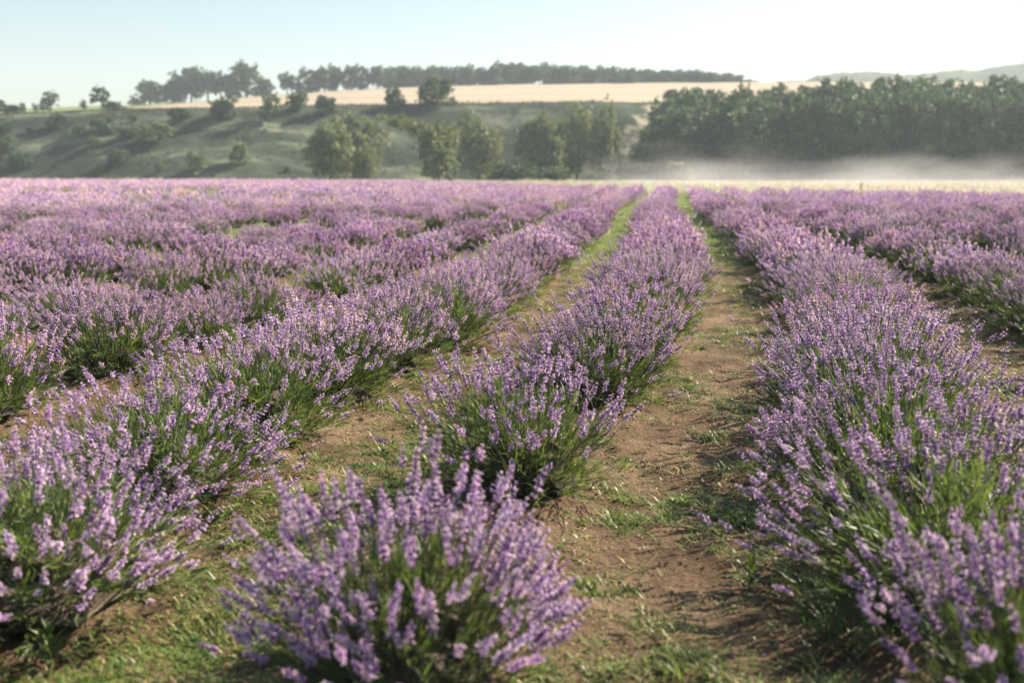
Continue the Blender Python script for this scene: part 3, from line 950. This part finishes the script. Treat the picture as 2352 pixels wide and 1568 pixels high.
# single tufts and weeds one can pick out
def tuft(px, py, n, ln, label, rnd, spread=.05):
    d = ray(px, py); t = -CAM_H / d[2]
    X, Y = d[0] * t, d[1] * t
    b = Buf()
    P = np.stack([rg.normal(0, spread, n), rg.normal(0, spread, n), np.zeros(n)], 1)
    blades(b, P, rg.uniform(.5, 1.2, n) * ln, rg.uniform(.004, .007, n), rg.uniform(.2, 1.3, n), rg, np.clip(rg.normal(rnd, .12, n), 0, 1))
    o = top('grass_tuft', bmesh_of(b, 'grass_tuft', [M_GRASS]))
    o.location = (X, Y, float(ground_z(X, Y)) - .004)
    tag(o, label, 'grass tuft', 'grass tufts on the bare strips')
for a in [
    (1430, 1190, 90, .12, 'bright green grass tuft at the right foot of the second middle bush', .55),
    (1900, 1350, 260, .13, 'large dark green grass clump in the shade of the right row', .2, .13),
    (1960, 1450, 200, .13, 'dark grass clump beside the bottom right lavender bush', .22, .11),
    (1510, 1440, 120, .10, 'yellowish grass tuft on the right strip near the bottom edge', .66, .06),
    (1560, 1530, 120, .09, 'pale grass tuft at the bottom edge of the right strip', .66, .06),
    (1330, 1330, 50, .07, 'small pale tuft beside the nearest middle bush', .62, .03),
    (1430, 1350, 60, .06, 'small flat green tuft on the bare brown soil', .55, .04),
    (1640, 1005, 130, .08, 'low green tuft half way along the right strip', .45, .07),
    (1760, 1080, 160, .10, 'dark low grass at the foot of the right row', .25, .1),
    (1520, 880, 160, .10, 'sunny green grass tuft behind the third middle bush', .5, .1),
    (870, 935, 110, .10, 'spiky green grass tuft on the left strip by the dark bush foot', .5, .06),
    (700, 1130, 130, .07, 'yellow green creeping grass patch on the left strip', .68, .1),
    (480, 1410, 260, .05, 'flat pale weed mat at the bottom left of the strip', .7, .09),
    (1720, 1180, 110, .09, 'grass fringe under the drooping stems of the right row', .3, .07)]:
    tuft(*a)

def weed(px, py, nleaf, size, label, rosette=False):
    d = ray(px, py); t = -CAM_H / d[2]
    X, Y = d[0] * t, d[1] * t
    r = empty('weed', (X, Y, float(ground_z(X, Y)) - .003), rg.random() * 6)
    tag(r, label, 'weed', 'young weeds on the strips')
    b = Buf()
    b.add([[.003, 0, 0], [-.002, .003, 0], [-.002, -.003, 0], [0, 0, size]], [[0, 1, 3], [1, 2, 3], [2, 0, 3]], .4, 0)
    child('stem', bmesh_of(b, 'stem', [M_WEED]), r)
    me = None
    b = Buf()
    lv = np.array([.5, 1, 1]) * np.array([[0, 0, 0], [-.16, .3, .10], [.16, .3, .10], [0, .3, .06], [-.14, .65, .14], [.14, .65, .14], [0, .65, .10], [0, 1, .04]])
    b.add(lv, [[0, 3, 1], [0, 2, 3], [1, 3, 6], [1, 6, 4], [3, 2, 5], [3, 5, 6], [4, 6, 7], [6, 5, 7]], .55, 0)
    me = bmesh_of(b, 'leaf', [M_WEED], True)
    for i in range(nleaf):
        f = i / nleaf
        o = child('leaf', me, r)
        o.location = (0, 0, size * (.1 + .85 * f))
        o.rotation_euler = (.25 + .95 * f, 0, i * 2.4)
        s = size * (1.0 - .45 * f) * rg.uniform(.7, 1)
        o.scale = (s, s, s)
weed(1722, 1345, 14, .12, 'upright leafy weed alone on the shaded soil of the right strip')
weed(115, 1500, 16, .13, 'leafy green weed at the bottom left corner beside the lavender')
weed(215, 1480, 9, .08, 'thin young weed right of the leafy weed at bottom left')
weed(735, 1050, 8, .08, 'small broad leaved weed at the foot of the left row')
weed(900, 1010, 9, .07, 'small weed in the middle of the left strip')

# tiny plants standing out in the meadow
def meadow_plant(px, py, Y, h, label, mat, head=None):
    p = at(px, py, Y)
    r = empty('thistle' if head is None else 'yellow_flower', (p[0], Y, 0.03))
    tag(r, label, 'thistle' if head is None else 'flower')
    b = Buf()
    n = 60
    P = np.stack([rg.normal(0, .05, n), rg.normal(0, .05, n), rg.uniform(0, h * .8, n)], 1)
    blades(b, P, rg.uniform(.12, .3, n), np.full(n, .05), rg.uniform(.3, 1.5, n), rg, rg.uniform(.0, .35, n))
    child('foliage', bmesh_of(b, 'foliage', [mat]), r)
    if head:
        b = Buf()
        n = 40
        P = np.stack([rg.normal(0, .09, n), rg.normal(0, .09, n), h * .85 + rg.uniform(0, .2, n)], 1)
        blades(b, P, rg.uniform(.06, .12, n), np.full(n, .07), rg.uniform(.3, 2, n), rg, rg.random(n))
        child('petals', bmesh_of(b, 'petals', [head]), r)
meadow_plant(1978, 424, 74, .75, 'small dark thistle standing alone in the pale misty meadow', M_CROWN)
meadow_plant(1212, 416, 92, .5, 'small yellow flower at the far edge of the lavender', M_WEED, M_YELLOW)

# ------------------------------------------------------------------ trees and shrubs
def limb(buf, a, b_, r0, r1, rnd=.5):
    a, b_ = np.array(a, float), np.array(b_, float)
    R = frames((b_ - a)[None], np.zeros(1))[0]
    ring = np.array([[math.cos(t), math.sin(t), 0] for t in np.arange(6) * math.pi / 3])
    V = np.concatenate([(ring * r0) @ R.T + a, (ring * r1) @ R.T + b_])
    F = []
    for j in range(6):
        k = (j + 1) % 6
        F += [[j, k, 6 + k], [j, 6 + k, 6 + j]]
    buf.add(V, F, rnd, 0)

def crown_shape(seed, lobes, nleaf, leaf, squash=(1, 1, 1), tips=0.0):
    """Leaf-sized faces through a set of clumps: (x, y, z, rx, rz) in a unit tree."""
    rg_ = np.random.default_rng(seed)
    b = Buf()
    w = np.array([l[3] ** 2 for l in lobes]); w = w / w.sum()
    cnt = (w * nleaf).astype(int) + 8
    for (x0, y0, z0, rx, rz), c in zip(lobes, cnt):
        d = rg_.normal(0, 1, (c, 3)); d /= np.linalg.norm(d, axis=1, keepdims=True)
        # small sprays: clusters on the lobe
        ns = max(8, c // 18)
        sd = rg_.normal(0, 1, (ns, 3)); sd /= np.linalg.norm(sd, axis=1, keepdims=True)
        k = rg_.integers(0, ns, c)
        rad = rg_.uniform(.55, 1.08, ns)[k]
        dd = sd[k] * rad[:, None] + rg_.normal(0, .17, (c, 3))
        up = np.maximum(dd[:, 2], 0)
        P = np.array([x0, y0, z0]) + dd * np.array([rx, rx, rz])
        if tips:
            P[:, 2] += tips * up * rg_.random(c) * rz
        Rt = frames(rg_.normal(0, 1, (c, 3)) + dd * .6, rg_.random(c) * 6)
        q = np.array([[-.5, -.9, 0], [.5, -.9, .1], [.55, .7, -.05], [-.45, .9, .1]]) * leaf
        rr = np.clip(rg_.normal(.5, .18, ns)[k] + rg_.normal(0, .12, c), 0, 1)
        stamp(b, q, np.array([[0, 1, 2], [0, 2, 3]]), np.zeros(4), np.zeros(2, np.int32), Rt, P, rg_.uniform(.6, 1.3, c), rr)
    return b

def trunk_shape(seed, h, r, lobes, lean=(0, 0)):
    rg_ = np.random.default_rng(seed)
    b = Buf()
    p0 = np.array([0, 0, -.03]); p1 = np.array([lean[0] * .5, lean[1] * .5, h * .55]); p2 = np.array([lean[0], lean[1], h])
    limb(b, p0, p1, r * 1.25, r * .95); limb(b, p1, p2, r * .95, r * .7)
    for (x0, y0, z0, rx, rz) in lobes:
        limb(b, p2 - np.array([0, 0, .04 * rg_.random()]), (x0, y0, z0), r * .5, r * .15, rg_.random())
    return b

def rand_lobes(seed, n, zlo, zhi, w, rx, taper):
    rg_ = np.random.default_rng(seed)
    out = []
    for i in range(n):
        t = (i + rg_.random()) / n
        z = zlo + (zhi - zlo) * t
        ww = w * (1 - .5 * taper * t ** 1.6) * math.sqrt(max(.15, 1 - ((t - .5) / .70) ** 2))
        ph = i * 2.4 + rg_.uniform(-.5, .5)
        q = ww * rg_.uniform(.35, 1.0)
        s = rx * rg_.uniform(.75, 1.2) * (1 - .35 * taper * t)
        out.append((math.cos(ph) * q, math.sin(ph) * q, z, s, s * rg_.uniform(.75, 1.15)))
    return out

KINDS = {}
def make_kind(name, n, mk):
    KINDS[name] = [mk(i) for i in range(n)]
def k_shrub(i):
    lb = rand_lobes(500 + i, 9, .2, .72, .32, .25, .45)
    return (bmesh_of(crown_shape(510 + i, lb, 2000, .042), 'crown', [M_CROWN]), bmesh_of(trunk_shape(520 + i, .15, .03, lb), 'trunk', [M_BARK]))
def k_light(i):
    lb = rand_lobes(530 + i, 8, .2, .75, .32, .24, .45)
    return (bmesh_of(crown_shape(540 + i, lb, 1700, .042, tips=.3), 'crown', [M_WILLOW]), bmesh_of(trunk_shape(550 + i, .15, .03, lb), 'trunk', [M_BARK]))
def k_tree(i):
    lb = rand_lobes(560 + i, 13, (.12, .26, .14, .2, .3)[i], .88, .32, .19, .55 + .1 * (i % 2))
    return (bmesh_of(crown_shape(570 + i, lb, 2600, .033, tips=.25), 'crown', [M_CROWN]), bmesh_of(trunk_shape(580 + i, .36, .028, lb), 'trunk', [M_BARK]))
def k_thin(i):
    lb = rand_lobes(590 + i, 10, .25, .9, .28, .16, .4)
    return (bmesh_of(crown_shape(600 + i, lb, 1100, .034, tips=.4), 'crown', [M_CROWN]), bmesh_of(trunk_shape(610 + i, .3, .02, lb), 'trunk', [M_BARK]))
def k_willow(i):
    lb = rand_lobes(620 + i, 10, .24, .76, .42, .235, .2)
    return (bmesh_of(crown_shape(630 + i, lb, 5200, .029, tips=.08), 'crown', [M_WILLOW]), bmesh_of(trunk_shape(640 + i, .24, .03, lb), 'trunk', [M_BARK]))
def k_forest(i):
    lb = rand_lobes(650 + i, 20, .06, .9, .25, .17, .5)
    return (bmesh_of(crown_shape(660 + i, lb, 5200, .025, tips=.15), 'crown', [M_CROWN]), bmesh_of(trunk_shape(670 + i, .4, .018, lb), 'trunk', [M_BARK]))
make_kind('shrub', 4, k_shrub); make_kind('light', 4, k_light); make_kind('tree', 5, k_tree)
make_kind('thin', 3, k_thin); make_kind('willow', 4, k_willow); make_kind('forest', 5, k_forest)

def find_Y(px, py):
    """Where the ray through this pixel first meets the hill."""
    d = ray(px, py)
    for Y in np.arange(140, 345, .5):
        z = CAM_H + d[2] / d[1] * Y
        x = d[0] / d[1] * Y
        zt = max(0.0, float(terrain_z(x, Y)))
        if z <= zt + .02:
            return float(Y)
    return None

rg = np.random.default_rng(23)
def plant_tree(kind, px, base, topy, wid, label, group, Y=None, name=None, cat=None, wmul=1.0):
    if Y is None:
        Y = find_Y(px, base) or Y_TOP
    p = at(px, base, Y)
    X = p[0]
    z = max(0.0, float(terrain_z(X, Y))) if Y > 140 else 0.0
    dep = Y * math.cos(PITCH) - (z - CAM_H) * math.sin(PITCH)
    ztop = zz(topy, Y)
    h = max(.6, ztop - z)
    w = wid / FPX * dep * wmul * (1.45 if kind in ('tree', 'forest') else 1.12 if kind == 'willow' else 1.5 if kind == 'thin' else 1.3)
    crown, trunk = KINDS[kind][int(rg.integers(0, len(KINDS[kind])))]
    nm = name or ('shrub' if kind in ('shrub', 'light') else 'tree')
    r = empty(nm, (X, Y, z), rg.random() * 6.28, (w, w, h))
    tag(r, label, cat or nm, group)
    child('trunk', trunk, r)
    child('crown', crown, r)
    return r

GB = 'trees at the foot of the hill'
# willows and bushes along the foot of the hill
W_ = [
 ('willow', 762, 413, 266, 108, 'dense dark tree, left of the pair at the hill foot', 138),
 ('willow', 815, 413, 248, 112, 'pale grey green tree behind the dark one, right of the pair', 146),
 ('willow', 842, 415, 330, 48, 'small pale tree with a dark bare trunk beside the dense pair', 137),
 ('willow', 1008, 417, 268, 100, 'tree on a slanting trunk with a crown leaning left, in the middle', 128),
 ('willow', 1100, 392, 252, 108, 'vase shaped grey green tree right of the leaning tree', 150),
 ('willow', 1240, 402, 246, 92, 'dark narrow tree, left of the three close trees', 146),
 ('willow', 1325, 395, 238, 88, 'tallest forked tree, middle of the three close trees', 150),
 ('willow', 1388, 393, 236, 66, 'slim tree, right of the three close trees', 152),
]
for k, px, b_, t_, w_, lab, Y_ in W_:
    plant_tree(k, px, b_, t_, w_, lab, GB, Y_)
# the arm of the leaning tree: a second crown of the same tree
lt = [o for o in bpy.data.objects if o.get('label', '').startswith('tree on a slanting')][0]
arm = Buf()
arm_l = [(-.95, 0, .95, .22, .11), (-.75, .05, .90, .24, .11), (-.55, 0, .84, .25, .11), (-.35, -.05, .78, .24, .11)]
ca = bmesh_of(crown_shape(900, arm_l, 1100, .026, tips=.3), 'crown', [M_WILLOW])
lt.rotation_euler[2] = 0
c_ = child('crown', ca, lt)
tb = Buf(); limb(tb, (0, 0, .25), (-.5, 0, .8), .03, .015); limb(tb, (-.5, 0, .8), (-.95, 0, .95), .015, .006); limb(tb, (.28, 0, -.03), (.02, 0, .27), .055, .04)
child('trunk', bmesh_of(tb, 'trunk', [M_BARK]), lt)

for k, px, b_, t_, w_, lab, Y_ in [
 ('shrub', 1185, 408, 368, 110, 'broad low bush left of the three close trees', 140),
 ('light', 1275, 408, 378, 70, 'low bush in front of the three close trees', 141),
 ('light', 1440, 402, 352, 80, 'pale low bush between the three trees and the wood', 146),
 ('light', 1395, 405, 375, 60, 'small pale bush under the slim tree', 144),
 ('light', 1560, 412, 368, 70, 'pale bush standing before the left end of the wood', 140)]:
    plant_tree(k, px, b_, t_, w_, lab, 'bushes at the foot of the hill', Y_)

for k, px, b_, t_, w_, lab in [
 ('shrub', 513, 273, 216, 58, 'dark round bush on the rim, leftmost against the wheat'),
 ('thin', 622, 282, 212, 56, 'thin pale tree on the rim, second against the wheat'),
 ('shrub', 682, 256, 206, 52, 'dark bush on the rim, third against the wheat'),
 ('shrub', 750, 262, 216, 50, 'dark bush on the rim above the dense pair of trees'),
 ('shrub', 906, 252, 196, 42, 'small upright bush on the rim left of the round tree'),
 ('shrub', 1003, 241, 171, 76, 'big round tree alone on the rim before the wheat'),
 ('shrub', 412, 276, 243, 52, 'low bush on the rim where the wheat begins'),
 ('shrub', 238, 309, 260, 60, 'sunlit bush high on the left slope'),
 ('light', 182, 309, 282, 28, 'small sunlit bush left of the larger slope bush'),
 ('light', 213, 337, 310, 32, 'small bright bush below the larger slope bush'),
 ('shrub', 292, 320, 290, 42, 'low dark bush left of the long sunlit thicket'),
 ('light', 335, 325, 284, 50, 'left half of the long sunlit thicket on the slope'),
 ('light', 378, 318, 280, 54, 'right half of the long sunlit thicket on the slope'),
 ('shrub', 352, 335, 298, 60, 'dark lower bush under the long sunlit thicket'),
 ('light', 310, 278, 262, 26, 'small pale bush just below the rim on the left'),
 ('shrub', 272, 379, 330, 44, 'dark upright bush low on the left slope'),
 ('light', 450, 397, 344, 44, 'bush with a bright top at the bottom of the slope'),
 ('light', 553, 378, 320, 44, 'round bush with a bright tip in the middle of the slope'),
 ('light', 365, 398, 368, 20, 'tiny bush at the slope bottom left of the bright topped bush'),
 ('light', 232, 400, 377, 24, 'tiny bright bush at the slope bottom above the lavender'),
 ('shrub', 130, 388, 372, 16, 'tiny dark bush low on the far left slope'),
 ('shrub', 46, 389, 344, 54, 'dark bush low on the slope near the left edge'),
 ('shrub', 14, 356, 308, 52, 'dark bush cut by the left edge, half way down the slope'),
 ('shrub', 8, 306, 270, 40, 'dark bush at the left edge just below the rim'),
 ('shrub', 132, 296, 258, 42, 'dark bush hanging over the rim below the tall left tree'),
 ('shrub', 660, 396, 380, 14, 'tiny shrub left of the dense pair at the slope bottom'),
 ('shrub', 70, 305, 290, 16, 'tiny dark shrub near the rim at far left')]:
    plant_tree(k, px, b_, t_, w_, lab, 'bushes on the grassy hillside')

for k, px, b_, t_, w_, lab in [
 ('tree', 2, 268, 228, 26, 'dark tree at the very left edge of the rim'),
 ('shrub', 26, 272, 238, 38, 'dark bushy tree on the rim, second from the left edge'),
 ('thin', 52, 262, 235, 24, 'small hazy tree on the rim beside the dark bushy one'),
 ('thin', 82, 260, 238, 16, 'tiny tree on the rim left of the tall thin tree'),
 ('thin', 98, 260, 230, 20, 'small tree just left of the tall thin tree on the rim'),
 ('thin', 117, 262, 207, 40, 'tall thin tree on the rim at the left'),
 ('thin', 193, 252, 230, 18, 'tiny tree on the rim between two thin trees'),
 ('thin', 234, 252, 196, 46, 'sparse tree with open branches on the left rim'),
 ('shrub', 262, 252, 232, 40, 'low dark bush right of the sparse tree on the rim')]:
    plant_tree(k, px, b_, t_, w_, lab, 'trees on the left rim', Y_RIM + 3)

# the line of trees along the top of the wheat
line = [
 (318, 244, 226, 40, 'shrub', 'low dark bush at the left end of the tree line'),
 (345, 242, 184, 66, 'tree', 'leftmost dense tree of the tree line above the wheat'),
 (385, 240, 188, 50, 'tree', 'second tree of the line, lower and hazy'),
 (412, 238, 168, 56, 'tree', 'broad dark tree on the left shoulder of the tree line'),
 (440, 236, 152, 60, 'tree', 'tall dark tree left of the tallest one on the line'),
 (478, 233, 160, 50, 'tree', 'tree with lit foliage left of the tallest on the line'),
 (508, 230, 166, 46, 'tree', 'rounded tree in the gap left of the tallest one'),
 (535, 228, 176, 36, 'tree', 'small tree touching the tallest on its left'),
 (566, 226, 140, 76, 'tree', 'tallest broad tree of the line above the wheat'),
 (610, 221, 178, 42, 'tree', 'small tree just right of the tallest of the line'),
 (660, 216, 168, 40, 'tree', 'separate round tree right of a gap in the line'),
 (688, 214, 186, 26, 'tree', 'tiny tree behind the separate round one'),
 (715, 212, 156, 56, 'tree', 'left tree of the group after the gap in the line'),
 (745, 210, 152, 44, 'tree', 'second tree of the group after the gap'),
 (772, 208, 150, 44, 'tree', 'pale tree with bare trunks in the middle of the line'),
 (806, 206, 150, 44, 'tree', 'tree beside the pale trunks in the middle of the line'),
 (832, 205, 148, 40, 'tree', 'slim crowned tree left of the dark round rim bush'),
 (866, 203, 150, 44, 'tree', 'tree of the line above the small upright rim bush')]
for px, b_, t_, w_, k, lab in line:
    plant_tree(k, px, b_, t_, w_, lab, 'trees of the line above the wheat', Y_TOP - 6)
px = 892
i = 0
tops = {1000: 152, 1130: 144, 1180: 146, 1210: 140}
line_r = []
while px < 1712:
    b_ = float(np.interp(px, TOP_PX, TOP_PY)) + .5
    t_ = np.interp(px, [890, 1000, 1090, 1105, 1135, 1205, 1300, 1450, 1560, 1660, 1712], [152, 153, 152, 163, 146, 143, 152, 156, 160, 166, 182]) + rg.uniform(-3, 5)
    line_r.append(plant_tree('forest' if rg.random() < .7 else 'tree', px, b_, float(t_), rg.uniform(40, 54), 'x', 'trees of the line above the wheat', Y_TOP + rg.uniform(-3, 10)))
    px += rg.uniform(17, 23)

for j, o in enumerate(reversed(line_r)):
    m_ = len(line_r) - 1 - j
    if j < 20: o['label'] = 'hazy blue green tree, %s from the right end of the tree line' % NTH[j] if j else 'last hazy tree at the right end of the tree line'
    else: o['label'] = 'hazy tree, %s in the closed line right of the upright rim bush' % NTH[min(m_, 19)]
# the wood on the right
GW = 'trees of the misty wood'
edge_px, edge_py = [1480, 1500, 1560, 1620, 1700, 1790, 1840, 1890, 1950, 2030, 2120, 2200, 2270, 2352, 2700], [262, 236, 216, 208, 202, 206, 192, 180, 186, 182, 184, 186, 182, 182, 182]
def wood_row(Y, p0, p1, step, drop, jit, shade):
    px = p0
    j = 0
    while px < p1:
        t_ = float(np.interp(px, edge_px, edge_py)) + drop + rg.uniform(-jit, jit * 1.4)
        if px > 2400:
            lab = 'tall dark tree of the wood at the right edge, half out of the picture'
        elif j == 0 and drop > 30:
            lab = 'rounded dark tree at the left end of the wood'
        else:
            lab = ['%s tree from the left in the hazy back rank of the wood', '%s tree from the left in the middle rank of the wood', '%s tree from the left in the dark front rank of the wood'][shade] % NTH[min(j, 19)]
        plant_tree('forest', px, 408, t_, rg.uniform(95, 135), lab, GW, Y + rg.uniform(-3, 3))
        px += step * rg.uniform(.75, 1.25)
        j += 1
wood_row(150, 1515, 2560, 52, 38, 9, 2)
wood_row(158, 1535, 2560, 46, 18, 8, 1)
wood_row(168, 1550, 2600, 42, 2, 8, 0)
plant_tree('shrub', 1545, 262, 203, 40, 'dark bush on the rim peeping over the left end of the wood', 'bushes on the grassy hillside', 188)

# ------------------------------------------------------------------ air
def box_mesh(name, lo, hi):
    x0, y0, z0 = lo; x1, y1, z1 = hi
    V = [(x0, y0, z0), (x1, y0, z0), (x1, y1, z0), (x0, y1, z0), (x0, y0, z1), (x1, y0, z1), (x1, y1, z1), (x0, y1, z1)]
    F = [(0, 3, 2, 1), (4, 5, 6, 7), (0, 1, 5, 4), (1, 2, 6, 5), (2, 3, 7, 6), (3, 0, 4, 7)]
    me = bpy.data.meshes.new(name); me.from_pydata(V, [], F)
    return me
hz, nt, out = new_mat('haze')
pv = nt.nodes.new('ShaderNodeVolumePrincipled')
pv.inputs['Color'].default_value = (0.80, 0.92, 1.0, 1)
pv.inputs['Density'].default_value = 0.0005
pv.inputs['Anisotropy'].default_value = 0.12
nt.links.new(pv.outputs[0], out.inputs['Volume'])
hm = box_mesh('haze', (-900, -60, -3), (1000, 860, 84))
hm.materials.append(hz)
tag(top('haze', hm), 'thin morning haze in the air over field and hills', 'haze', kind='stuff')

mi, nt, out = new_mat('ground_mist')
tc = nt.nodes.new('ShaderNodeNewGeometry')
mp = nt.nodes.new('ShaderNodeMapping'); mp.inputs['Scale'].default_value = (.11, .05, .30)
nt.links.new(tc.outputs['Position'], mp.inputs['Vector'])
n1 = noise(nt, 1.0, 3.0, .55, mp.outputs[0])
sp = nt.nodes.new('ShaderNodeSeparateXYZ'); nt.links.new(tc.outputs['Position'], sp.inputs[0])
hh = nt.nodes.new('ShaderNodeMapRange'); hh.inputs['From Min'].default_value = 0; hh.inputs['From Max'].default_value = 5.5
hh.inputs['To Min'].default_value = .15; hh.inputs['To Max'].default_value = -.30
nt.links.new(sp.outputs['Z'], hh.inputs['Value'])
ad = nt.nodes.new('ShaderNodeMath'); ad.operation = 'ADD'
nt.links.new(n1.outputs['Fac'], ad.inputs[0]); nt.links.new(hh.outputs['Result'], ad.inputs[1])
dm = nt.nodes.new('ShaderNodeMapRange'); dm.inputs['From Min'].default_value = .42; dm.inputs['From Max'].default_value = .75
dm.inputs['To Min'].default_value = 0; dm.inputs['To Max'].default_value = .012
nt.links.new(ad.outputs[0], dm.inputs['Value'])
pv = nt.nodes.new('ShaderNodeVolumePrincipled')
pv.inputs['Color'].default_value = (1.0, .985, .95, 1)
pv.inputs['Anisotropy'].default_value = .1
nt.links.new(dm.outputs['Result'], pv.inputs['Density'])
nt.links.new(pv.outputs[0], out.inputs['Volume'])
mm_ = box_mesh('mist', (10, 80, 0.25), (110, 147, 6.0))
mm_.materials.append(mi)
tag(top('mist', mm_), 'low white mist drifting along the foot of the wood', 'mist', kind='stuff')
